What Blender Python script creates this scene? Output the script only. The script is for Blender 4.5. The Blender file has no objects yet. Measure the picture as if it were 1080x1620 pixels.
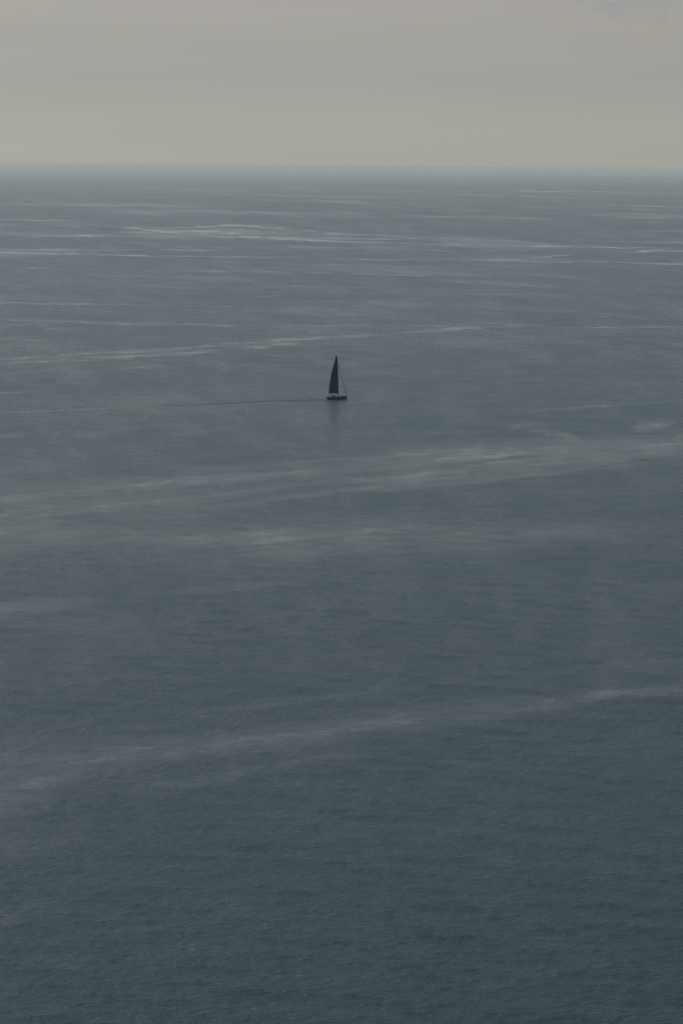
import bpy, bmesh, math, random
import numpy as np
from mathutils import Vector, Matrix

random.seed(4)
rng = np.random.default_rng(11)
R = math.radians
scene = bpy.context.scene
COL = scene.collection

# ------------------------------------------------------------------ camera
CAM_H = 139.0
FPX = 3825.0                     # focal length in pixels of the 1080x1620 photograph (85 mm)
PITCH = R(8.13)
ROLL = R(0.42)
cd = bpy.data.cameras.new('camera')
cam = bpy.data.objects.new('camera', cd)
COL.objects.link(cam)
cd.sensor_fit = 'VERTICAL'
cd.sensor_height = 36.0
cd.lens = 36.0 * FPX / 1620.0
cd.clip_start = 1.0
cd.clip_end = 600000.0
CAM_R = Matrix.Rotation(math.pi / 2 - PITCH, 3, 'X') @ Matrix.Rotation(ROLL, 3, 'Z')
cam.matrix_world = Matrix.Translation((0, 0, CAM_H)) @ CAM_R.to_4x4()
scene.camera = cam
cr = np.array(CAM_R)

def at(px, py):
    """point of the water under a pixel of the photograph"""
    d = cr @ np.array([(px - 540) / FPX, -(py - 810) / FPX, -1.0])
    t = -CAM_H / d[2]
    return Vector((d[0] * t, d[1] * t, 0.0))

# ------------------------------------------------------------------ render settings
scene.render.engine = 'CYCLES'
scene.view_settings.view_transform = 'Standard'
scene.view_settings.look = 'None'
scene.view_settings.exposure = 0.0
scene.view_settings.gamma = 1.0
scene.view_settings.use_curve_mapping = False
scene.cycles.use_adaptive_sampling = False
scene.cycles.use_denoising = True
scene.cycles.denoiser = 'OPENIMAGEDENOISE'
scene.cycles.denoising_input_passes = 'RGB_ALBEDO_NORMAL'
scene.cycles.denoising_prefilter = 'ACCURATE'
scene.cycles.max_bounces = 6
scene.cycles.volume_bounces = 0
scene.cycles.sample_clamp_indirect = 4.0
scene.cycles.filter_width = 1.5

# ------------------------------------------------------------------ node helper
class G:
    """small helper for writing math as shader nodes"""
    def __init__(s, nt):
        s.nt = nt; s.n = nt.nodes; s.l = nt.links
    def new(s, t, **kw):
        nd = s.n.new(t)
        for k, v in kw.items(): setattr(nd, k, v)
        return nd
    def put(s, sock, v):
        if isinstance(v, (int, float)): sock.default_value = v
        elif isinstance(v, (tuple, list)): sock.default_value = v
        else: s.l.new(v, sock)
    def m(s, op, a, b=0.0, c=None, clamp=False):
        nd = s.new('ShaderNodeMath', operation=op, use_clamp=clamp)
        s.put(nd.inputs[0], a); s.put(nd.inputs[1], b)
        if c is not None: s.put(nd.inputs[2], c)
        return nd.outputs[0]
    def vm(s, op, a, b):
        nd = s.new('ShaderNodeVectorMath', operation=op)
        s.put(nd.inputs[0], a); s.put(nd.inputs[1], b)
        return nd.outputs['Value'] if op in ('DOT_PRODUCT', 'LENGTH') else nd.outputs[0]
    def rng(s, v, a, b, c=0.0, d=1.0, smooth=True):
        nd = s.new('ShaderNodeMapRange', interpolation_type='SMOOTHSTEP' if smooth else 'LINEAR')
        s.put(nd.inputs[0], v)
        for i, q in enumerate((a, b, c, d)): s.put(nd.inputs[1 + i], q)
        return nd.outputs[0]
    def xyz(s, x, y, z=0.0):
        nd = s.new('ShaderNodeCombineXYZ')
        for i, q in enumerate((x, y, z)): s.put(nd.inputs[i], q)
        return nd.outputs[0]
    def noise(s, vec, scale=1.0, detail=3.0, rough=0.5, dist=0.0):
        nd = s.new('ShaderNodeTexNoise')
        s.put(nd.inputs['Vector'], vec); s.put(nd.inputs['Scale'], scale)
        s.put(nd.inputs['Detail'], detail); s.put(nd.inputs['Roughness'], rough)
        s.put(nd.inputs['Distortion'], dist)
        return nd.outputs[0]
    def mix(s, f, a, b):
        nd = s.new('ShaderNodeMix', data_type='RGBA')
        s.put(nd.inputs['Factor'], f)
        s.put(nd.inputs[6], a + (1,) if isinstance(a, tuple) and len(a) == 3 else a)
        s.put(nd.inputs[7], b + (1,) if isinstance(b, tuple) and len(b) == 3 else b)
        return nd.outputs[2]
    def ramp(s, f, stops, interp='LINEAR'):
        nd = s.new('ShaderNodeValToRGB')
        s.put(nd.inputs[0], f)
        cr_ = nd.color_ramp; cr_.interpolation = interp
        while len(cr_.elements) < len(stops): cr_.elements.new(0.5)
        for e, (p, c) in zip(cr_.elements, stops):
            e.position = p; e.color = (c[0], c[1], c[2], 1)
        return nd.outputs[0]

# ------------------------------------------------------------------ sky and sun
SUN_EL, SUN_AZ = R(55), R(-50)          # azimuth from +Y (view direction), negative = left
world = bpy.data.worlds.new('World')
scene.world = world
world.use_nodes = True
world.cycles.sampling_method = 'MANUAL'
world.cycles.sample_map_resolution = 512
scene.cycles.use_light_tree = False
g = G(world.node_tree)
g.n.clear()
STR = 0.1
sky = g.new('ShaderNodeTexSky', sky_type='NISHITA')
sky.sun_disc = False
sky.sun_elevation = SUN_EL
sky.sun_rotation = SUN_AZ
sky.altitude = 140
sky.dust_density = 6.0
sky.air_density = 1.0
tc = g.new('ShaderNodeTexCoord')
sep = g.new('ShaderNodeSeparateXYZ')
g.l.new(tc.outputs['Generated'], sep.inputs[0])
X, Y, Z = sep.outputs
el = g.m('MULTIPLY', g.m('ARCSINE', Z), 57.2958)                     # degrees above the horizon
az = g.m('MULTIPLY', g.m('ARCTAN2', X, Y), 57.2958)
# thin overcast veil: warm grey in the low haze, bluer above
elf = g.m('DIVIDE', g.m('MAXIMUM', el, 0.0), 90.0)
elf = g.m('POWER', elf, 0.5)
def ep(d): return math.sqrt(d / 90.0)
veil = g.ramp(elf, [(0.0, (.442, .437, .396)), (ep(.9), (.440, .435, .392)), (ep(2.1), (.408, .408, .378)),
                    (ep(3.2), (.415, .408, .375)), (ep(6.5), (.445, .48, .50)), (ep(16), (.49, .605, .685)),
                    (ep(35), (.425, .55, .65)), (1.0, (.285, .40, .50))])
# soft layering in the haze and a row of cumulus tops above it, blue-grey gaps between
lay = g.noise(g.xyz(g.m('MULTIPLY', az, .09), g.m('MULTIPLY', el, 1.1)), 1.0, 3.0, .5)
veil = g.vm('MULTIPLY', veil, g.xyz(*[g.rng(lay, .25, .75, .965, 1.035, False)] * 3))
cv = g.xyz(g.m('MULTIPLY', az, .75), g.m('MULTIPLY', el, 1.35), 3.3)
big = g.noise(cv, .28, 2.0, .5)
lump = g.noise(cv, 2.2, 6.0, .66, .3)
base = g.m('ADD', 3.62, g.m('MULTIPLY', g.m('SUBTRACT', big, .5), 1.2))
base = g.m('SUBTRACT', base, g.m('MULTIPLY', az, .010))
edge = g.m('ADD', g.m('SUBTRACT', el, base), g.m('MULTIPLY', g.m('SUBTRACT', lump, .5), 1.9))
gap = g.m('MULTIPLY', g.rng(edge, -.1, .7), g.rng(el, 60, 9, 0.15, 1.0))
rim = g.m('MULTIPLY', g.rng(edge, -.55, -.02), g.rng(edge, .25, .0))
veil = g.mix(g.m('MULTIPLY', rim, .34), veil, (.47, .405, .37))
veil = g.mix(g.m('MULTIPLY', gap, .40), veil, (.290, .340, .350))
# brighter towards the sun behind the veil
sd = (math.sin(SUN_AZ) * math.cos(SUN_EL), math.cos(SUN_AZ) * math.cos(SUN_EL), math.sin(SUN_EL))
dt = g.m('MAXIMUM', g.vm('DOT_PRODUCT', tc.outputs['Generated'], sd), 0.0)
hz = (math.sin(SUN_AZ), math.cos(SUN_AZ), 0.0)
glow = g.m('ADD', 1.0, g.m('MULTIPLY', g.m('SUBTRACT', g.vm('DOT_PRODUCT', tc.outputs['Generated'], hz), .643), .32))
glow = g.m('ADD', glow, g.m('MULTIPLY', g.m('POWER', dt, 8.0), 1.3))
veil = g.vm('MULTIPLY', veil, g.xyz(glow, glow, glow))
veil = g.vm('MULTIPLY', veil, (1 / STR,) * 3)
skyc = g.vm('MULTIPLY', sky.outputs[0], (.3,) * 3)
col = g.mix(.88, skyc, veil)
col = g.mix(g.rng(el, -1.5, -4.0), col, (.3, .4, .45))      # below the horizon: dark, like the sea that covers it
bg = g.new('ShaderNodeBackground')
g.l.new(col, bg.inputs[0]); bg.inputs[1].default_value = STR
wo = g.new('ShaderNodeOutputWorld')
g.l.new(bg.outputs[0], wo.inputs[0])

sl = bpy.data.lights.new('sun', 'SUN')
sl.energy = 1.5
sl.angle = R(12)
sl.color = (1.0, .95, .87)
so = bpy.data.objects.new('sun', sl)
COL.objects.link(so)
so.rotation_euler = Vector(sd).to_track_quat('Z', 'Y').to_euler()

# ------------------------------------------------------------------ sea: slicks
def vnoise(x, y, seed):
    r = np.random.default_rng(seed)
    T = r.random((256, 256))
    xi = np.floor(x).astype(int); yi = np.floor(y).astype(int)
    fx = x - xi; fy = y - yi
    fx = fx * fx * (3 - 2 * fx); fy = fy * fy * (3 - 2 * fy)
    a = T[xi & 255, yi & 255]; b = T[(xi + 1) & 255, yi & 255]
    c = T[xi & 255, (yi + 1) & 255]; d = T[(xi + 1) & 255, (yi + 1) & 255]
    return (a * (1 - fx) + b * fx) * (1 - fy) + (c * (1 - fx) + d * fx) * fy
def fbm(x, y, seed, o=4):
    s = 0; a = 1; t = 0
    for i in range(o):
        s = s + a * vnoise(x * 2 ** i + 17.3 * i, y * 2 ** i + 5.1 * i, seed + i); t += a; a *= .55
    return s / t

# ribbons of calmer water, each a line of (x, y, half width, strength) traced over the water
BANDS = [
 [(120,353,1.2,.2),(190,359,1.6,.9),(250,366,2.2,.9),(350,374,2.2,1),(440,379,1.8,.9),(540,382,1.5,.8),(640,386,1.4,.8),(780,388,1.2,.7),(970,392,1.4,.8),(1100,393,1.5,.8)],
 [(230,363,1.2,.2),(300,361,2,.8),(350,357,2,.9),(390,357,2.2,.9),(440,362,2,.8),(540,370,2,.8),(620,373,1.6,.7),(760,374,1,.2)],
 [(-40,372,1.5,.4),(40,374,1.5,.4),(200,372,1.8,.8),(320,373,2.4,1),(420,376,2,.9),(540,378,1.6,.8),(700,377,1.6,.8),(800,380,1.4,.6),(860,382,1,.1)],
 [(160,368,2,.1),(230,368,6,.5),(300,369,7,.8),(370,366,7,.6),(480,371,5,.3),(560,374,3,.1)],
 [(-40,399,1.6,.8),(60,401,1.6,.9),(115,402,1.6,.7),(260,405,1.5,.6),(450,407,1.1,.5),(540,410,1.2,.6),(715,412,1.8,.8),(790,411,2.2,.95),(850,413,1.5,.6),(920,414,1.5,.7),(1100,418,1.5,.7)],
 [(-40,394,1.4,.4),(60,395,1.5,.55),(260,396,1.8,.55),(340,395,1.8,.5),(400,396,1,.1)],
 [(820,408,1,.1),(870,405,1.3,.6),(915,403,1,.1)],
 [(980,399,1,.1),(1010,398,1.6,.9),(1045,396,2.2,1),(1110,398,1.8,.9)],
 [(200,426,1,.1),(270,427,1.1,.4),(540,433,1.2,.45),(700,436,1,.4),(920,440,1,.3),(1000,441,1,0)],
 [(20,425,1,.1),(50,425,1.4,.5),(95,424,1,.1)],
 [(-40,277,.9,.45),(540,281,.9,.45),(1100,288,.9,.5)],
 [(560,301,.8,.1),(640,302,.9,.6),(900,303,.9,.6),(1100,305,.9,.5)],
 [(-40,321,1,.5),(135,325,1.4,.5),(250,327,1,.1)],
 [(800,315,.8,.1),(860,317,1,.5),(960,320,.9,.1)],
 [(860,326,.8,.1),(930,328,.9,.4),(1100,333,.9,.4)],
 [(970,350,.8,.1),(1010,351,1.1,.6),(1100,353,.9,.2)],
 [(630,359,.8,.1),(642,360,1,.7),(656,361,.8,.1)],
 [(100,330,1,.1),(300,333,1,.4),(560,338,1,.35),(800,345,1,.4),(1000,350,1,.1)],
 [(-40,346,1,.4),(80,349,1.1,.45),(260,352,1,.1)],
 [(300,362,1,.1),(60,356,1,.3),(-40,354,1,.4)][::-1],
 [(-40,478,1.4,.5),(60,480,1.5,.5),(150,481,1.6,.45),(300,483,1.2,.3),(420,484,1,.1)],
 [(380,470,1,.1),(430,468,1.4,.4),(450,467,1,.1)],
 [(480,474,1,.1),(560,477,1.2,.35),(640,473,1,.3),(680,472,1,.1)],
 [(-40,505,2.4,.6),(90,508,2.2,.5),(175,511,2.4,.6),(260,512,3,.75),(330,514,2,.6),(380,516,1.5,.5),(540,515,1.6,.5),(690,515,1.5,.5),(780,514,1.5,.1)],
 [(-40,511,1.4,.4),(60,514,1.6,.4),(200,513,1.4,.1)],
 [(45,519,1,.1),(110,522,1.3,.45),(180,525,1,.1)],
 [(-40,570,3,.7),(0,569,3.5,.7),(75,564,3.5,.75),(150,557,3.5,.7),(250,554,4,.75),(300,550,3.5,.7),(390,544,3.5,.7),(470,536,3.2,.6),(540,532,2.6,.5),(605,530,3.5,.65),(675,524,4.2,.7),(740,518,3.6,.7),(840,516,2.4,.6),(930,519,2,.75),(970,519,1.4,.5),(1060,516,1.1,.5),(1110,515,1,.4)],
 [(-40,578,2.5,.6),(0,576,2.6,.6),(90,570,3.5,.7),(180,566,4,.75),(250,561,4,.7),(350,554,3,.6),(420,547,3.6,.7),(465,545,3,.5),(490,544,1.5,.1)],
 [(690,526,1.4,.1),(760,523,1.6,.4),(900,521,1.5,.35),(980,520,1,.1)],
 [(700,513,1.2,.1),(760,511,1.6,.4),(850,513,1.4,.3),(930,513,1,.1)],
 [(95,541,1.2,.1),(115,542,2,.35),(145,543,1.2,.1)],
 [(0,538,1.2,.2),(60,539,1.4,.3),(75,539,1,.1)],
 [(150,588,1.5,.1),(215,582,2.4,.35),(260,580,1.5,.1)],
 [(0,593,2,.35),(70,586,2.5,.3),(100,582,1.5,.1)],
 [(400,562,1.5,.1),(430,562,2,.4),(470,563,1.5,.1)],
 [(540,564,2,.1),(580,567,1.8,.3),(620,568,1,.1)],
 [(700,558,1.5,.1),(715,559,2,.35),(735,560,1,.1)],
 [(830,564,1.2,.1),(850,567,1.8,.5),(878,572,1,.1)],
 [(940,545,2,.1),(1000,549,4,.22),(1080,546,4,.2),(1110,545,4,.1)],
 [(900,555,2,.1),(960,558,3,.2),(1060,556,3,.2)],
 [(-40,622,1.4,.4),(0,621,1.4,.45),(75,618,1.1,.35),(120,616,1,.1)],
 [(505,617,.9,.1),(512,607,1,.6),(520,607,.8,.1)],
 [(270,616,1,.1),(290,616,1.1,.35),(310,616,1,.1)],
 [(840,649,1.5,.1),(900,646,2.2,.5),(955,641,2.6,.55),(1000,639,1.8,.25),(1110,633,1.8,.25)],
 [(795,677,1.5,.2),(820,674,3,.6),(850,671,2.2,.5),(890,669,1.4,.1)],
 [(810,676,1.5,.1),(850,682,2.8,.42),(900,690,2.5,.34),(950,698,2,.1)],
 [(990,677,3,.1),(1015,674,5,.75),(1045,671,5,.75),(1072,669,3,.1)],
 [(660,686,2,.1),(720,683,2.5,.2),(800,680,2,.1)],
 [(80,690,2,.1),(140,689,2.6,.26),(220,676,2.2,.1)],
 [(-10,688,2,.2),(20,690,2.4,.2),(50,692,2,.05)],
 [(250,684,2,.1),(300,682,2,.16),(350,680,2,.05)],
 [(-40,794,5,.5),(0,789,6,.5),(100,778,6,.55),(200,769,6,.5),(300,762,4.5,.45),(425,751,5,.5),(540,741,5,.5),(600,733,7,.55),(665,726,7.5,.6),(780,716,7.5,.6),(940,705,7,.55),(1110,695,7,.5)],
 [(-40,825,9,.5),(0,818,9,.5),(90,806,8,.45),(150,800,6,.5),(270,787,6,.45),(330,783,6,.5),(400,774,4,.4),(470,762,4,.35),(540,757,3,.45),(640,754,5,.5),(700,745,5,.45),(750,739,5,.5),(860,731,5,.55),(990,722,4,.45),(1110,706,5,.35)],
 [(280,806,2,.1),(375,797,2.5,.35),(450,788,3,.4),(540,776,3,.4),(690,765,2.6,.4),(865,747,2.5,.4),(990,736,2,.2),(1050,730,2,.05)],
 [(560,768,2,.1),(640,762,2.2,.4),(760,748,2.4,.4),(880,741,2,.2)],
 [(275,748,2,.1),(330,743,2.5,.32),(425,735,2,.25),(540,727,2,.3),(620,722,2,.1)],
 [(-40,850,18,.45),(0,846,18,.45),(80,842,14,.42),(160,845,9,.4),(270,851,8,.42),(360,853,11,.45),(450,852,14,.5),(540,850,13,.5),(620,847,12,.5),(700,844,10,.4),(780,840,9,.4),(860,842,8,.3),(940,842,7,.2),(1110,836,6,.1)],
 [(350,868,4,.1),(400,880,10,.34),(470,878,9,.36),(540,872,7,.3),(640,868,5,.2),(780,866,4,.2),(900,858,4,.1)],
 [(420,832,3,.1),(540,833,4,.25),(680,828,3,.2),(800,826,3,.05)],
 [(-40,972,7,.45),(0,965,7,.45),(70,957,6,.4),(160,950,4,.15)],
 [(-40,806,40,.2),(120,806,36,.2),(300,800,26,.16),(480,785,18,.08),(600,770,12,.03)],
 [(-40,1262,46,.18),(60,1232,32,.18),(200,1200,22,.14),(420,1175,14,.06)],
 [(150,858,26,.12),(420,868,24,.2),(560,860,20,.18),(760,852,14,.12),(900,850,10,.04)],
 [(-10,984,4,.2),(100,987,5,.16),(220,992,4,.1)],
 [(200,942,4,.1),(290,936,4,.2),(420,922,4,.22),(530,912,3,.1)],
 [(300,896,3,.1),(420,893,3,.18),(560,890,3,.1)],
 [(-40,1250,30,.5),(0,1236,28,.5),(60,1216,21,.5),(160,1199,14,.48),(300,1183,9,.4),(420,1169,9,.42),(560,1148,9,.45),(700,1130,8,.4),(850,1113,6,.42),(950,1100,5,.45),(1110,1084,3,.3)],
 [(180,1257,5,.1),(260,1246,6,.28),(330,1233,5,.3),(400,1216,4,.2),(480,1204,4,.2),(580,1190,3,.15),(640,1182,3,.05)],
 [(300,1129,3,.1),(430,1114,4,.16),(540,1100,3,.16),(620,1094,3,.05)],
 [(50,1162,4,.1),(120,1154,5,.16),(180,1147,4,.05)],
 [(780,1066,2,.1),(860,1058,3,.18),(980,1052,3,.18),(1110,1042,3,.16)],
 [(-40,1345,9,.22),(0,1337,9,.22),(100,1325,8,.2),(170,1314,6,.1),(260,1306,6,.04)],
 [(-40,1465,10,.2),(20,1452,9,.2),(80,1440,8,.1),(120,1432,8,.03)],
 [(-40,1290,9,.2),(60,1280,8,.15),(140,1268,6,.05)],
]
# the yacht's track
WAKE = [(-60,656),(0,653),(105,649),(250,643),(350,638.5),(430,634.5),(516,632.4)]

def slick(px, py):
    n1 = fbm(px / 95 + 3, py / 11, 41, 4) - .5
    s = np.clip((py - 260) / 500, .05, 1.6)
    wy = py + n1 * 4 * s + (fbm(px / 30, py / 4, 61, 3) - .5) * (5 * s + 2.2)
    out = np.zeros_like(px)
    streak = fbm(px / 230 + 9, (wy + px * .10 * s) / (1.0 + 3.4 * s), 71, 4)
    patch = fbm(px / 150, (wy + px * .10 * s) / (5 * np.maximum(s, .3)), 91, 4)
    mfar = np.clip((streak - .24) * 3.6, .5, 1.35) * np.clip(.5 + patch * 1.2, .75, 1.3)
    nearb = np.clip((py - 640) / 60, 0, 1)
    slp = .09 + .06 * np.clip((py - 900) / 200, 0, 1)
    st2 = fbm(px / 340 + 4, (wy + px * slp) / (9 + 3 * np.clip((py - 900) / 300, 0, 1)), 201, 5)
    st3 = fbm(px / 420 + 14, (wy + px * .12) / 26, 231, 4)
    st4 = fbm(px / 80 + 6, (wy + px * slp) / 3.2, 261, 3)
    mnear = np.clip(1.0 + (st2 - .5) * 2.0 + (st3 - .5) * .7 + (st4 - .5) * 2.2, .6, 1.38)
    st5 = fbm(px / 110 + 2, (py + px * .015) / 1.7, 281, 3)
    st6 = fbm(px / 28 + 2, py / 3.0, 291, 3)
    mfar = mfar * np.clip(1.0 + (st5 - .5) * 2.6 + (st6 - .5) * 1.2, .25, 1.7)
    for b in BANDS:
        a = np.array(b, float)
        x0, x1 = a[0, 0], a[-1, 0]
        yc = np.interp(px, a[:, 0], a[:, 1])
        w = np.interp(px, a[:, 0], a[:, 2]); st = np.interp(px, a[:, 0], a[:, 3])
        end = np.clip((px - x0) / 25 + .3, 0, 1) * np.clip((x1 - px) / 25 + .3, 0, 1)
        if x0 < 0: end = np.clip((px - x0 + 200) / 200, 0, 1) * np.clip((x1 - px) / 25 + .3, 0, 1)
        if x1 > 1090: end = end * 0 + np.clip((px - x0) / 25 + .3, 0, 1) * np.clip((x1 + 200 - px) / 200, 0, 1) if x0 >= 0 else np.clip((px - x0 + 200) / 200, 0, 1) * np.clip((x1 + 200 - px) / 200, 0, 1)
        d = np.abs(wy - yc) / (w * (.85 + .65 * nearb))
        f = np.clip(1.35 - d, 0, 1); f = f * f * (3 - 2 * f)
        fn = np.exp(-(d / 1.25) ** 2 * .9) * 1.15
        out = np.maximum(out, st * end * (f * mfar * .75 * (1 - nearb) + fn * mnear * nearb * (1.22 + .15 * np.clip((py - 1000) / 80, 0, 1))))
    # faint long filaments everywhere, more of them far out
    far = np.clip((620 - py) / 300, 0, 1)
    fil = fbm(px / 260 + 31, (py + px * .012) / (1.6 + 5.5 * s), 131, 4)
    out = np.maximum(out, np.clip((fil - .56) * 2.4, 0, .4) * (.2 + .75 * far) * np.clip((py - 262) / 60, .25, 1))
    fil2 = fbm(px / 60 + 31, (py + px * .08) / (1.5 + 6 * s), 151, 4)
    out = out + np.clip((fil2 - .5) * 1.0, -.12, .25) * .5
    # wake: smoothed water far behind, broken water close behind the hull
    wk = np.array(WAKE, float)
    yc = np.interp(px, wk[:, 0], wk[:, 1]) + (fbm(px / 20, px * 0, 171, 2) - .5) * .8
    inside = (px < 516)
    near = np.clip((px - 120) / 260, 0, 1)
    out = out + inside * np.exp(-((py - yc) / 1.15) ** 2) * (.45 * (1 - near) - 1.0 * near)
    out = out + inside * np.exp(-((py - yc - 2.6) / 1.5) ** 2) * (-.12 * (1 - near) + .08 * near)
    return out

# ------------------------------------------------------------------ sea: mesh
ys = np.concatenate([np.arange(1700, 1000, -1.5), np.arange(1000, 600, -1.0), np.arange(600, 266, -.55)])
dep = PITCH + np.arctan((ys - 810) / FPX)
rr = CAM_H / np.tan(dep)
rr = np.concatenate([[4, 40, 90, 140, 190, 240, 290, 320], rr[rr > 330], [90000, 130000]])
azf = np.linspace(R(-10.5), R(10.5), 600)
azc = np.linspace(R(11), R(349), 70)[1:-1]
aa = np.concatenate([azf, azc])
NR, NA = len(rr), len(aa)
RR, AA = np.meshgrid(rr, aa, indexing='ij')
XX = RR * np.sin(AA); YY = RR * np.cos(AA)
ZZ = np.zeros_like(XX)
# wind waves as real relief: many short-crested components, each kept while the mesh can carry it
drr = np.gradient(rr)[:, None]
spc_a = np.gradient(aa)[None, :] * RR
for i in range(70):
    lam = 2.2 * (9 ** rng.random())
    th = R(78) + rng.normal() * .32 if rng.random() < .93 else rng.random() * 2 * math.pi
    k = 2 * math.pi / lam
    kx, ky = k * math.cos(th), k * math.sin(th)
    A = .0022 * lam * (lam / 5) ** -.5
    lr = lam / max(abs(math.sin(th)), .15); la = lam / max(abs(math.cos(th)), .15)
    f = np.clip(lr / drr / 2.5 - 1, 0, 1) * np.clip(la / np.abs(spc_a) / 2.5 - 1, 0, 1)
    ph = rng.random() * 6.28
    grp = .6 + .8 * vnoise(XX / (lam * 5) + 50 + i, YY / (lam * 5) + 50, 300 + i)
    ZZ += A * f * grp * np.sin(kx * XX + ky * YY + ph)
P = np.stack([XX, YY, ZZ - CAM_H], -1) @ cr
PX = 540 + FPX * P[..., 0] / np.maximum(-P[..., 2], 1e-3)
PY = 810 - FPX * P[..., 1] / np.maximum(-P[..., 2], 1e-3)
P0 = np.stack([XX, YY, 0 * ZZ - CAM_H], -1) @ cr
PX = 540 + FPX * P0[..., 0] / np.maximum(-P0[..., 2], 1e-3)
PY = 810 - FPX * P0[..., 1] / np.maximum(-P0[..., 2], 1e-3)
ok = (P0[..., 2] < -1) & (np.abs(AA) < R(14)) & (PY < 2600)
PXc = np.where(ok, PX, 5000.0); PYc = np.where(ok, PY, 1700.0)
SL = slick(PXc, PYc) * ok
ZZ *= (1 - .55 * np.clip(SL, 0, 1))
verts = np.stack([XX, YY, ZZ], -1).reshape(-1, 3)
verts = np.concatenate([verts, [[0, 0, 0]]])
i0 = np.arange(NR - 1)[:, None] * NA
j = np.arange(NA)[None, :]; jn = (j + 1) % NA
q = np.stack([i0 + j, i0 + NA + j, i0 + NA + jn, i0 + jn], -1).reshape(-1, 4)
tri = np.stack([np.full(NA, NR * NA), np.arange(NA), (np.arange(NA) + 1) % NA], -1)
me = bpy.data.meshes.new('sea')
me.vertices.add(len(verts)); me.vertices.foreach_set('co', verts.astype(np.float32).ravel())
loops = np.concatenate([q.ravel(), tri.ravel()]).astype(np.int32)
nq, ntr = len(q), len(tri)
me.loops.add(len(loops)); me.loops.foreach_set('vertex_index', loops)
me.polygons.add(nq + ntr)
ls = np.concatenate([np.arange(nq) * 4, nq * 4 + np.arange(ntr) * 3]).astype(np.int32)
me.polygons.foreach_set('loop_start', ls)
me.update(calc_edges=True)
me.polygons.foreach_set('use_smooth', np.ones(nq + ntr, bool))
at_ = me.attributes.new('slick', 'FLOAT', 'POINT')
at_.data.foreach_set('value', np.concatenate([SL.ravel(), [0]]).astype(np.float32))
me.validate()
# faces must look up
if me.polygons[NA * 20].normal.z < 0: me.flip_normals()
sea = bpy.data.objects.new('sea', me); COL.objects.link(sea)
sea['kind'] = 'structure'

m = bpy.data.materials.new('sea_water'); m.use_nodes = True
g = G(m.node_tree)
bs = g.n['Principled BSDF']
at_n = g.new('ShaderNodeAttribute', attribute_name='slick')
slk = at_n.outputs['Fac']
geo = g.new('ShaderNodeNewGeometry')
sp = g.new('ShaderNodeSeparateXYZ'); g.l.new(geo.outputs['Position'], sp.inputs[0])
x, y = sp.outputs[0], sp.outputs[1]
yr = g.m('SUBTRACT', y, g.m('MULTIPLY', x, .12))
v1 = g.xyz(g.m('MULTIPLY', x, .34), yr)
h = g.m('MULTIPLY', g.noise(v1, 1.1, 4.0, .68, .3), .95)
v2 = g.xyz(g.m('MULTIPLY', x, 1.0), g.m('ADD', yr, g.m('MULTIPLY', x, .2)), 7.7)
h = g.m('ADD', h, g.m('MULTIPLY', g.noise(v2, .20, 3.0, .55), .62))
v3 = g.xyz(g.m('MULTIPLY', x, .9), g.m('ADD', yr, g.m('MULTIPLY', x, .05)), 9.1)
h = g.m('ADD', h, g.m('MULTIPLY', g.noise(v3, .07, 4.0, .6), 1.1))
calm = g.m('SUBTRACT', 1.0, g.m('MULTIPLY', slk, .6))
calm = g.m('MAXIMUM', calm, .35)
bmp = g.new('ShaderNodeBump')
bmp.inputs['Distance'].default_value = 1.0
g.l.new(h, bmp.inputs['Height'])
# chop too small to resolve far out goes over from relief to roughness
fr = g.m('POWER', g.m('ADD', g.m('MULTIPLY', x, x), g.m('MULTIPLY', y, y)), .5)
fark = g.rng(fr, 2000, 8000)
g.l.new(g.m('MULTIPLY', calm, g.m('SUBTRACT', 1.0, g.m('MULTIPLY', fark, .85))), bmp.inputs['Strength'])
# patches of stronger and weaker wind ripple
wp = g.noise(g.xyz(g.m('MULTIPLY', x, .5), yr, 2.0), .006, 4.0, .55)
paw = g.noise(v3, .045, 5.0, .6)
rg = g.m('ADD', g.m('ADD', g.rng(wp, .3, .7, .27, .31), g.rng(paw, .3, .7, -.035, .045)), g.m('MULTIPLY', slk, -.22))
rg = g.m('ADD', rg, g.m('MULTIPLY', fark, g.m('SUBTRACT', .09, g.m('MULTIPLY', slk, .09))))
g.put(bs.inputs['Roughness'], g.m('MAXIMUM', rg, .07))
bs.inputs['IOR'].default_value = 1.333
wc = g.mix(wp, (.007, .031, .041), (.008, .035, .046))
# sheen of the slicks painted in: paler base colour adds to the reflected sky
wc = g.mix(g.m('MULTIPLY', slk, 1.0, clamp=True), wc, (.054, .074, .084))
# sun glints painted into the base colour as scattered pale flecks
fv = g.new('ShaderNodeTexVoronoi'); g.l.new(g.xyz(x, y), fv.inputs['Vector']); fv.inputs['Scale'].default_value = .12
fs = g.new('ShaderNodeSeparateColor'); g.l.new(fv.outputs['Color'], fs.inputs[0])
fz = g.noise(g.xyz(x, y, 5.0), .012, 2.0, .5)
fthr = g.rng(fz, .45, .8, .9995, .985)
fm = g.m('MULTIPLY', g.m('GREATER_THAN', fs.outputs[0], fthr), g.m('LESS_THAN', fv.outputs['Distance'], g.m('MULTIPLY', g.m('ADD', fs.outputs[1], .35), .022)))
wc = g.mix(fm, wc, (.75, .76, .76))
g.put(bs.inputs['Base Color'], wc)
g.l.new(bmp.outputs[0], bs.inputs['Normal'])
me.materials.append(m)

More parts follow.
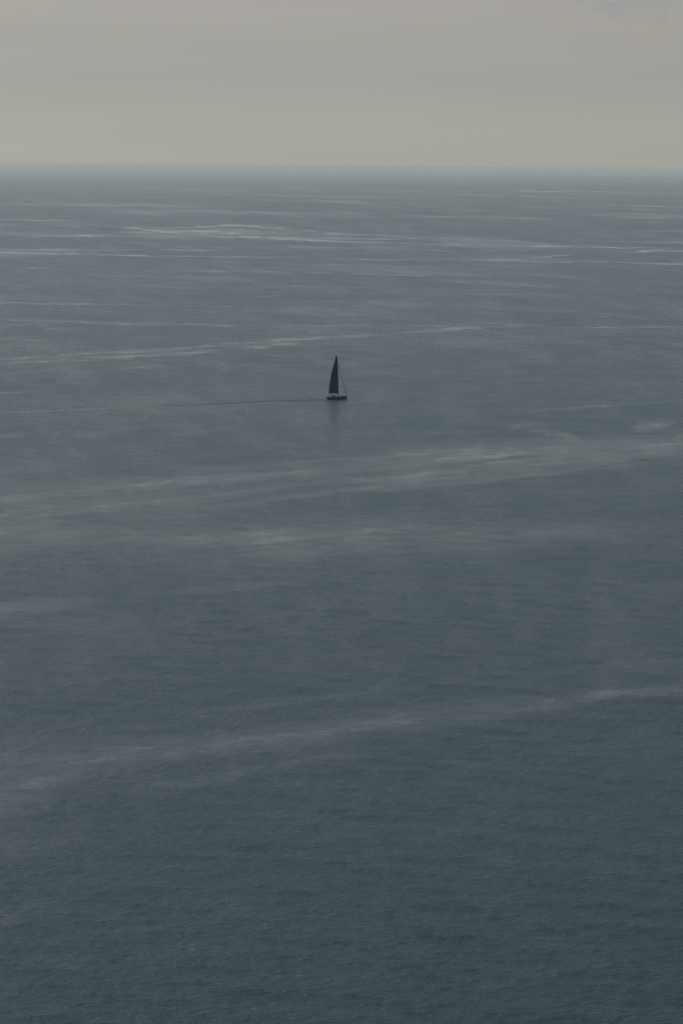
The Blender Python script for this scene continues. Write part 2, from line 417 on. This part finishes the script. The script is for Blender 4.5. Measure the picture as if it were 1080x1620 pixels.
# ------------------------------------------------------------------ yacht
def mat(name, c, rough=.5, metal=0.0, var=.25, scale=3.0, bump=0.0):
    mm = bpy.data.materials.new(name); mm.use_nodes = True
    q_ = G(mm.node_tree); b_ = q_.n['Principled BSDF']
    t_ = q_.new('ShaderNodeTexCoord')
    n_ = q_.noise(t_.outputs['Object'], scale, 4.0, .6)
    lo = tuple(v * (1 - var) for v in c); hi = tuple(min(1, v * (1 + var)) for v in c)
    q_.put(b_.inputs['Base Color'], q_.mix(n_, lo, hi))
    b_.inputs['Specular IOR Level'].default_value = .25 if rough > .7 else .5
    b_.inputs['Roughness'].default_value = rough; b_.inputs['Metallic'].default_value = metal
    if bump:
        bb = q_.new('ShaderNodeBump'); bb.inputs['Distance'].default_value = bump
        q_.l.new(n_, bb.inputs['Height']); q_.l.new(bb.outputs[0], b_.inputs['Normal'])
    return mm
M_HULL = mat('navy_hull_paint', (.006, .024, .052), .3)
M_STRIPE = mat('pale_boot_stripe', (.10, .12, .13), .4)
M_DECK = mat('grey_teak_deck', (.05, .055, .055), .7, scale=8)
M_ROOF = mat('grey_gelcoat', (.24, .25, .26), .45, var=.08)
M_GLASS = mat('dark_glass', (.01, .012, .015), .08)
M_SAIL = mat('dark_laminate_sailcloth', (.003, .047, .088), .95, var=.2, scale=.6, bump=.03)
M_MAST = mat('black_spar', (.012, .014, .017), .35)
M_STEEL = mat('steel', (.25, .26, .27), .35, .9)
M_ROPE = mat('rigging_wire', (.02, .022, .025), .5)
M_CANVAS = mat('navy_canvas', (.015, .02, .03), .85)
M_CUSH = mat('cushion', (.12, .13, .14), .9)

def finish(name, bm, material, parent=None, smooth=True):
    bmesh.ops.recalc_face_normals(bm, faces=bm.faces)
    mm = bpy.data.meshes.new(name); bm.to_mesh(mm); bm.free()
    if smooth:
        for p in mm.polygons: p.use_smooth = True
    mm.materials.append(material)
    o = bpy.data.objects.new(name, mm); COL.objects.link(o)
    if parent: o.parent = parent
    return o
def tube(bm, pts, rad, seg=8, close=False):
    """swept tube through points; rad a number or list"""
    pts = [Vector(p) for p in pts]; n = len(pts)
    if not isinstance(rad, (list, tuple)): rad = [rad] * n
    rings = []
    for i, p in enumerate(pts):
        a = pts[(i - 1) % n] if (close or i) else p
        b = pts[(i + 1) % n] if (close or i < n - 1) else p
        t = (b - a).normalized()
        u = t.cross(Vector((0, 0, 1)))
        if u.length < .1: u = t.cross(Vector((0, 1, 0)))
        u.normalize(); w = t.cross(u)
        rings.append([bm.verts.new(p + (u * math.cos(2 * math.pi * k / seg) + w * math.sin(2 * math.pi * k / seg)) * rad[i]) for k in range(seg)])
    for i in range(n if close else n - 1):
        r0, r1 = rings[i], rings[(i + 1) % n]
        for k in range(seg): bm.faces.new((r0[k], r0[(k + 1) % seg], r1[(k + 1) % seg], r1[k]))
    if not close:
        bm.faces.new(rings[0][::-1]); bm.faces.new(rings[-1])
def box(bm, c, s, taper=1.0, bev=.0):
    b = bmesh.ops.create_cube(bm, size=1)['verts']
    for v in b:
        k = taper if v.co.z > 0 else 1
        v.co = Vector((v.co.x * s[0] * k + c[0], v.co.y * s[1] * k + c[1], v.co.z * s[2] + c[2]))
    if bev:
        ed = list({e for v in b for e in v.link_edges})
        bmesh.ops.bevel(bm, geom=ed, offset=bev, segments=2, affect='EDGES')

YAW = R(25)
foot = at(533.2, 631.6)
yacht = bpy.data.objects.new('sailing_yacht', None); COL.objects.link(yacht)
yacht.location = foot; yacht.rotation_euler = (R(-1.0), 0, YAW)
yacht['label'] = 'dark hulled single masted sailing yacht under a tall dark mainsail alone on the open sea'
yacht['category'] = 'sailing yacht'

# local frame: x forward, y to port, z up, waterline z = 0.  stern x=-7.0, bow x=+6.6
XS, XB = -7.5, 6.5
def beam(t):        # half beam at deck, t 0 stern .. 1 bow
    return 2.1 * (1 - max(0, (t - .42) / .58) ** 2.1) * (1 - .16 * max(0, (.42 - t) / .42) ** 1.6)
def sheer(t): return 1.30 + .12 * (1 - t) * 0 + .62 * t ** 1.5
bm = bmesh.new()
NS = 28; secs = []
for i in range(NS + 1):
    t = i / NS
    hb = max(beam(t), .035); zd = sheer(t)
    xk = XS + (XB - XS) * t
    ring = []
    prof = [(1.0, 1.0), (1.005, .78), (.99, .52), (.96, .26), (.90, .05), (.74, -.2), (.45, -.42), (0, -.55)]
    for fy, fz in prof:
        z = zd * fz if fz > 0 else fz * (1 - .75 * (abs(t - .5) * 2) ** 3)
        # counter stern rises to the deck edge; stem is close to plumb
        over = 1.9 * max(0, 1 - t / .16) ** 1.0 * (1 - max(0, min(1, z / zd)))
        if t < .16 and fz < .3: z = max(z, z)
        xx = xk + over * (1 - t / .16 if t < .16 else 0) ** 0 if t < .16 else xk - .12 * (1 - max(0, z / zd)) * max(0, (t - .9) / .1)
        yy = hb * fy * (1 - .12 * max(0, (t - .5) * 2) * (1 - max(0, z / zd)))
        ring.append((xx, yy, z))
    pts = [(a, b, c) for a, b, c in ring] + [(a, -b, c) for a, b, c in ring[-2::-1]]
    secs.append([bm.verts.new(p) for p in pts])
for i in range(NS):
    for k in range(len(secs[0]) - 1):
        bm.faces.new((secs[i][k], secs[i][k + 1], secs[i + 1][k + 1], secs[i + 1][k]))
bm.faces.new(secs[0]); bm.faces.new(secs[-1][::-1])
hull = finish('hull', bm, M_HULL, yacht)
# rail along the sheer
bm = bmesh.new()
for s in (1, -1):
    tube(bm, [(XS + (XB - XS) * i / NS, s * max(beam(i / NS), .035), sheer(i / NS) + .03) for i in range(NS + 1)], .045, 6)
finish('toe_rail', bm, M_STEEL, hull)
# boot stripe just above the water
bm = bmesh.new()
for s in (1, -1):
    for i in range(5, NS):
        ps = []
        for t, zf in ((i / NS, .09), ((i + 1) / NS, .09), ((i + 1) / NS, .17), (i / NS, .17)):
            zd = sheer(t); zz = zd * zf
            fy = .90 + (.96 - .90) * min(1, max(0, (zf - .05) / .21))
            yy = max(beam(t), .035) * fy * (1 - .12 * max(0, (t - .5) * 2) * (1 - zf)) + .012
            xx = XS + (XB - XS) * t - .12 * (1 - zf) * max(0, (t - .9) / .1)
            ps.append(bm.verts.new((xx, s * yy, zz)))
        bm.faces.new(ps)
finish('boot_stripe', bm, M_STRIPE, hull)
# deck
bm = bmesh.new()
rows = []
for i in range(NS + 1):
    t = i / NS; hb = max(beam(t), .035) - .02; x_ = XS + (XB - XS) * t
    rows.append([bm.verts.new((x_, hb * f, sheer(t) - .03 + .06 * (1 - f * f))) for f in (-1, -.5, 0, .5, 1)])
for i in range(NS):
    for k in range(4):
        bm.faces.new((rows[i][k], rows[i + 1][k], rows[i + 1][k + 1], rows[i][k + 1]))
deck = finish('deck', bm, M_DECK, yacht)
bm = bmesh.new(); box(bm, (4.2, 0, 1.82), (.6, .6, .10), .9, .02)
finish('hatch', bm, M_GLASS, deck)
for sx, sy in ((5.9, .22), (5.9, -.22)):
    bm = bmesh.new(); tube(bm, [(sx - .14, sy, 1.98), (sx - .1, sy, 1.93), (sx + .1, sy, 1.93), (sx + .14, sy, 1.98)], .025, 6)
    finish('cleat', bm, M_STEEL, deck)
# coachroof: lofted low cabin top
bm = bmesh.new(); prev = None
cps = [(-1.9, 1.25, .52), (-1.2, 1.28, .56), (0, 1.22, .54), (1.2, 1.08, .48), (2.2, .86, .36), (3.1, .58, .16), (3.5, .4, .02)]
for cx, hw, hh in cps:
    z0 = sheer((cx - XS) / (XB - XS)) - .02
    pr = [(-hw * 1.08, 0), (-hw, hh * .72), (-hw * .82, hh * .95), (0, hh * 1.08), (hw * .82, hh * .95), (hw, hh * .72), (hw * 1.08, 0)]
    cur = [bm.verts.new((cx, a, z0 + b)) for a, b in pr]
    if prev:
        for k in range(6): bm.faces.new((prev[k], prev[k + 1], cur[k + 1], cur[k]))
    else: bm.faces.new(cur)
    prev = cur
bm.faces.new(prev[::-1])
roof = finish('coachroof', bm, M_ROOF, yacht)
for s in (1, -1):
    for x0, x1 in ((-1.5, -.5), (-.2, .8), (1.1, 1.8)):
        bm = bmesh.new(); vs = []
        def side(cx, fz):
            hw = np.interp(cx, [c[0] for c in cps], [c[1] for c in cps]); hh = np.interp(cx, [c[0] for c in cps], [c[2] for c in cps])
            z0 = sheer((cx - XS) / (XB - XS)) - .02
            return Vector((cx, s * (hw * (1.08 - .08 * fz / .72) + .012), z0 + hh * fz))
        a, b, c, d = side(x0, .2), side(x1, .2), side(x1 - .08, .6), side(x0 + .05, .6)
        vs = [bm.verts.new(p) for p in (a, b, c, d)]
        inn = [bm.verts.new(p - Vector((0, s * .03, 0))) for p in (a, b, c, d)]
        bm.faces.new(vs); bm.faces.new(inn[::-1])
        for k in range(4): bm.faces.new((vs[k], inn[k], inn[(k + 1) % 4], vs[(k + 1) % 4]))
        finish('window', bm, M_GLASS, roof, False)
for s in (1, -1):
    bm = bmesh.new(); tube(bm, [(-1.2, s * .9, 1.93), (-1.0, s * .9, 2.0), (1.4, s * .8, 2.0), (1.6, s * .8, 1.93)], .022, 6)
    finish('handrail', bm, M_STEEL, roof)
# cockpit: coamings, benches, wheels
ck = bpy.data.objects.new('cockpit', None); COL.objects.link(ck); ck.parent = yacht; ck.location = (0, 0, 0)
for s in (1, -1):
    bm = bmesh.new(); box(bm, (-3.6, s * 1.45, 1.52), (3.3, .28, .38), .93, .04)
    finish('coaming', bm, M_DECK, ck)
    bm = bmesh.new(); box(bm, (-3.5, s * 1.08, 1.42), (2.8, .42, .12), .96, .03)
    finish('bench_cushion', bm, M_CUSH, ck)
    bm = bmesh.new()
    for k in range(2):
        tube(bm, [(-5.25 + .0, s * 1.0 + .5 * math.cos(a) * 1.0, 2.0 + .5 * math.sin(a)) for a in np.linspace(0, 2 * math.pi, 25)[:-1]], .028, 6, True)
        break
    for a in np.linspace(0, 2 * math.pi, 6)[:-1]:
        tube(bm, [(-5.25, s * 1.0, 2.0), (-5.25, s * 1.0 + .5 * math.cos(a), 2.0 + .5 * math.sin(a))], .013, 5)
    finish('steering_wheel', bm, M_STEEL, ck)
    bm = bmesh.new(); box(bm, (-5.0, s * 1.0, 1.72), (.26, .28, .85), .8, .03)
    finish('wheel_pedestal', bm, M_CANVAS, ck)
# sprayhood over the companionway
bm = bmesh.new(); prev = None
for cx, w_, h_ in ((-1.3, 1.2, .15), (-1.7, 1.22, .62), (-2.2, 1.26, .82), (-2.8, 1.28, .86)):
    cur = [bm.verts.new((cx, w_ * math.cos(a), 1.75 + h_ * max(0, math.sin(a)) ** .55)) for a in np.linspace(0, math.pi, 13)]
    if prev:
        for k in range(12): bm.faces.new((prev[k], prev[k + 1], cur[k + 1], cur[k]))
    prev = cur
bmesh.ops.solidify(bm, geom=bm.faces[:], thickness=.02)
hood = finish('sprayhood', bm, M_CANVAS, yacht)
bm = bmesh.new()
tube(bm, [(-2.8, 1.29 * math.cos(a), 1.75 + .87 * max(0, math.sin(a)) ** .55) for a in np.linspace(0, math.pi, 17)], .02, 6)
finish('hood_bow', bm, M_STEEL, hood)
# life raft canister and instrument gantry at the stern
bm = bmesh.new(); box(bm, (-6.25, 0, 1.55), (.5, .95, .36), .92, .05)
finish('locker', bm, M_CANVAS, yacht)

# mast (raked aft), boom, sail
MX = .75; MZ0 = 1.9; MTOP = 26.1; RAKE = -.72 / 24.0
def mast_pt(z, off=0.0): return Vector((MX + RAKE * (z - MZ0) + off, 0, z))
bm = bmesh.new()
segs = 12
zs = [MZ0, 6, 10, 14, 18, 22, 25, MTOP]
rad = [.17, .17, .165, .16, .15, .135, .11, .09]
rings = []
for z, r_ in zip(zs, rad):
    p = mast_pt(z); rings.append([bm.verts.new((p.x + r_ * 1.25 * math.cos(a), r_ * .8 * math.sin(a), z)) for a in np.linspace(0, 2 * math.pi, segs + 1)[:-1]])
for a, b in zip(rings, rings[1:]):
    for k in range(segs): bm.faces.new((a[k], a[(k + 1) % segs], b[(k + 1) % segs], b[k]))
bm.faces.new(rings[0][::-1]); bm.faces.new(rings[-1])
mast = finish('mast', bm, M_MAST, yacht)
SPR = [(8.2, 1.30), (13.6, 1.12), (18.8, .85)]
for z, w_ in SPR:
    for s in (1, -1):
        bm = bmesh.new(); p = mast_pt(z)
        tube(bm, [p, (p.x - .3 * w_ * .6, s * w_, z + .08)], [.05, .03], 8)
        finish('spreader', bm, M_MAST, mast)
p = mast_pt(11.3)
bm = bmesh.new()
bmesh.ops.create_cone(bm, cap_ends=True, segments=16, radius1=.24, radius2=.19, depth=.22, matrix=Matrix.Translation((p.x + .48, 0, 11.4)))
box(bm, (p.x + .3, 0, 11.26), (.4, .1, .05))
finish('radar_dome', bm, M_CUSH, mast)
bm = bmesh.new(); p = mast_pt(MTOP)
tube(bm, [(p.x, 0, MTOP), (p.x - .05, 0, MTOP + .75)], .02, 5)
tube(bm, [(p.x, 0, MTOP), (p.x + .5, 0, MTOP + .12), (p.x + .5, 0, MTOP + .3)], .018, 5)
finish('masthead_aerial', bm, M_ROPE, mast)

BA = R(12)
bd = Vector((-math.cos(BA), math.sin(BA), 0)).normalized()
G0 = mast_pt(3.55)
BL = 5.95
bm = bmesh.new(); tube(bm, [G0, G0 + bd * 2 , G0 + bd * BL], [.13, .14, .10], 10)
boom = finish('boom', bm, M_MAST, yacht)
bm = bmesh.new(); tube(bm, [G0 + bd * 2.0 + Vector((0, 0, -.1)), mast_pt(2.1) + Vector((-.1, 0, 0))], [.05, .05], 6)
finish('kicking_strap', bm, M_ROPE, boom)
bm = bmesh.new(); tube(bm, [G0 + bd * 5.2 + Vector((0, 0, -.1)), (-3.2, .2, 1.55)], .02, 5)
finish('mainsheet', bm, M_ROPE, boom)
# mainsail: widths of the sail measured up the luff
WH = [(0, 5.62), (.6, 5.60), (2.4, 5.45), (4.5, 5.15), (9.0, 4.4), (12.8, 3.45), (15.5, 2.62), (18.3, 1.70), (20.9, 1.05), (22.3, .55)]
bm = bmesh.new(); NU, NV = 14, 40
grid = []
for i in range(NV + 1):
    hgt = 22.2 * i / NV
    w_ = np.interp(hgt, [a for a, b in WH], [b for a, b in WH])
    tw = BA + R(7) * i / NV
    dd = Vector((-math.cos(tw), math.sin(tw), 0)); nn = Vector((math.sin(tw), math.cos(tw), 0))
    p0 = mast_pt(3.72 + hgt, -.15)
    row = []
    for k in range(NU + 1):
        u = k / NU
        cam_ = .105 * w_ * (1 - .5 * (1 - i / NV) * .3) * 4 * (u ** .75) * (1 - u ** .75) * min(1, .25 + hgt / 3)
        row.append(bm.verts.new(p0 + dd * (w_ * u) + nn * cam_))
    grid.append(row)
for i in range(NV):
    for k in range(NU): bm.faces.new((grid[i][k], grid[i][k + 1], grid[i + 1][k + 1], grid[i + 1][k]))
bmesh.ops.solidify(bm, geom=bm.faces[:], thickness=.012)
sail = finish('mainsail', bm, M_SAIL, yacht)
for hb_ in (4.5, 9.0, 13.2, 17.2):
    i = int(round(hb_ / 22.2 * NV))
    w_ = np.interp(hb_, [a for a, b in WH], [b for a, b in WH]); tw = BA + R(7) * i / NV
    dd = Vector((-math.cos(tw), math.sin(tw), 0)); nn = Vector((math.sin(tw), math.cos(tw), 0)); p0 = mast_pt(3.72 + 22.2 * i / NV, -.15)
    bm = bmesh.new(); pts = []
    for k in range(NU + 1):
        u = k / NU
        cam_ = .105 * w_ * (1 - .5 * (1 - i / NV) * .3) * 4 * (u ** .75) * (1 - u ** .75)
        pts.append(p0 + dd * (w_ * u) + nn * (cam_ - .01))
    tube(bm, pts, .03, 5)
    finish('batten', bm, M_CANVAS, sail)
# furled headsail on its stay
top = mast_pt(23.0, .15); bow = Vector((XB - .12, 0, 2.0))
bm = bmesh.new(); pts, rd = [], []
for i in range(25):
    t = i / 24
    p = bow.lerp(top, t); p.x -= .28 * 4 * t * (1 - t) * .6; p.z -= .0
    pts.append(p); rd.append(.035 if t < .02 else (.155 * (1 - .45 * t)))
tube(bm, pts, rd, 8)
jib = finish('furled_headsail', bm, M_SAIL, yacht)
bm = bmesh.new(); tube(bm, [bow + Vector((0, 0, -.02)), bow + Vector((-.03, 0, .14))], [.16, .16], 12)
finish('furling_drum', bm, M_STEEL, jib)
# standing rigging
def wire(name, pts, r_=.014):
    bm = bmesh.new(); tube(bm, pts, r_, 5); return finish(name, bm, M_ROPE, yacht)
wire('backstay', [mast_pt(MTOP - .1), (-6.1, .0, 1.5)], .012)
for s in (1, -1):
    pts = [(MX - .35, s * 2.0, 1.6)] + [(mast_pt(z).x - .18 * w_, s * w_, z + .08) for z, w_ in SPR] + [mast_pt(24.6)]
    wire('shroud', pts, .016)
    wire('lower_shroud', [(MX - .5, s * 1.95, 1.6), mast_pt(8.1)], .014)
# guard rails
def edge_pt(t, s, dz, inset=.08): return Vector((XS + (XB - XS) * t, s * max(beam(t) - inset, .05), sheer(t) + dz))
for s in (1, -1):
    for i in range(8):
        t = .10 + .78 * i / 7
        bm = bmesh.new(); tube(bm, [edge_pt(t, s, 0), edge_pt(t, s, .62)], .016, 6)
        finish('stanchion', bm, M_STEEL, yacht)
    for dz in (.32, .61):
        bm = bmesh.new(); tube(bm, [edge_pt(.03 + .91 * i / 20, s, dz) for i in range(21)], .008, 5)
        finish('guard_wire', bm, M_ROPE, yacht)
    bm = bmesh.new(); tube(bm, [edge_pt(.0, s, 0, .1), edge_pt(.0, s, .62, .1), edge_pt(.07, s, .64), edge_pt(.10, s, .62)], .022, 6)
    tube(bm, [edge_pt(0, s, .62, .1), edge_pt(0, s * .35, .62, .1)], .022, 6)
    finish('pushpit', bm, M_STEEL, yacht)
bm = bmesh.new()
tube(bm, [edge_pt(.88, 1, 0), edge_pt(.89, 1, .6), Vector((XB - .05, .12, 2.62)), Vector((XB - .05, -.12, 2.62)), edge_pt(.89, -1, .6), edge_pt(.88, -1, 0)], .022, 6)
tube(bm, [Vector((XB - .05, 0, 2.62)), Vector((XB - .15, 0, 1.95))], .02, 6)
finish('pulpit', bm, M_STEEL, yacht)

# ------------------------------------------------------------------ haze
bm = bmesh.new()
bmesh.ops.create_cube(bm, size=1)
for v in bm.verts: v.co = Vector((v.co.x * 300000, v.co.y * 300000, -2.5 if v.co.z < 0 else 146.0))
hm = bpy.data.materials.new('sea_haze'); hm.use_nodes = True
hn = hm.node_tree; hn.nodes.clear()
pv = hn.nodes.new('ShaderNodeVolumePrincipled')
pv.inputs['Color'].default_value = (.995, .985, .93, 1)
pv.inputs['Density'].default_value = 1 / 26000.0
pv.inputs['Anisotropy'].default_value = .3
ho = hn.nodes.new('ShaderNodeOutputMaterial')
hn.links.new(pv.outputs[0], ho.inputs['Volume'])
haze = finish('haze', bm, hm, None, False)
haze['kind'] = 'stuff'
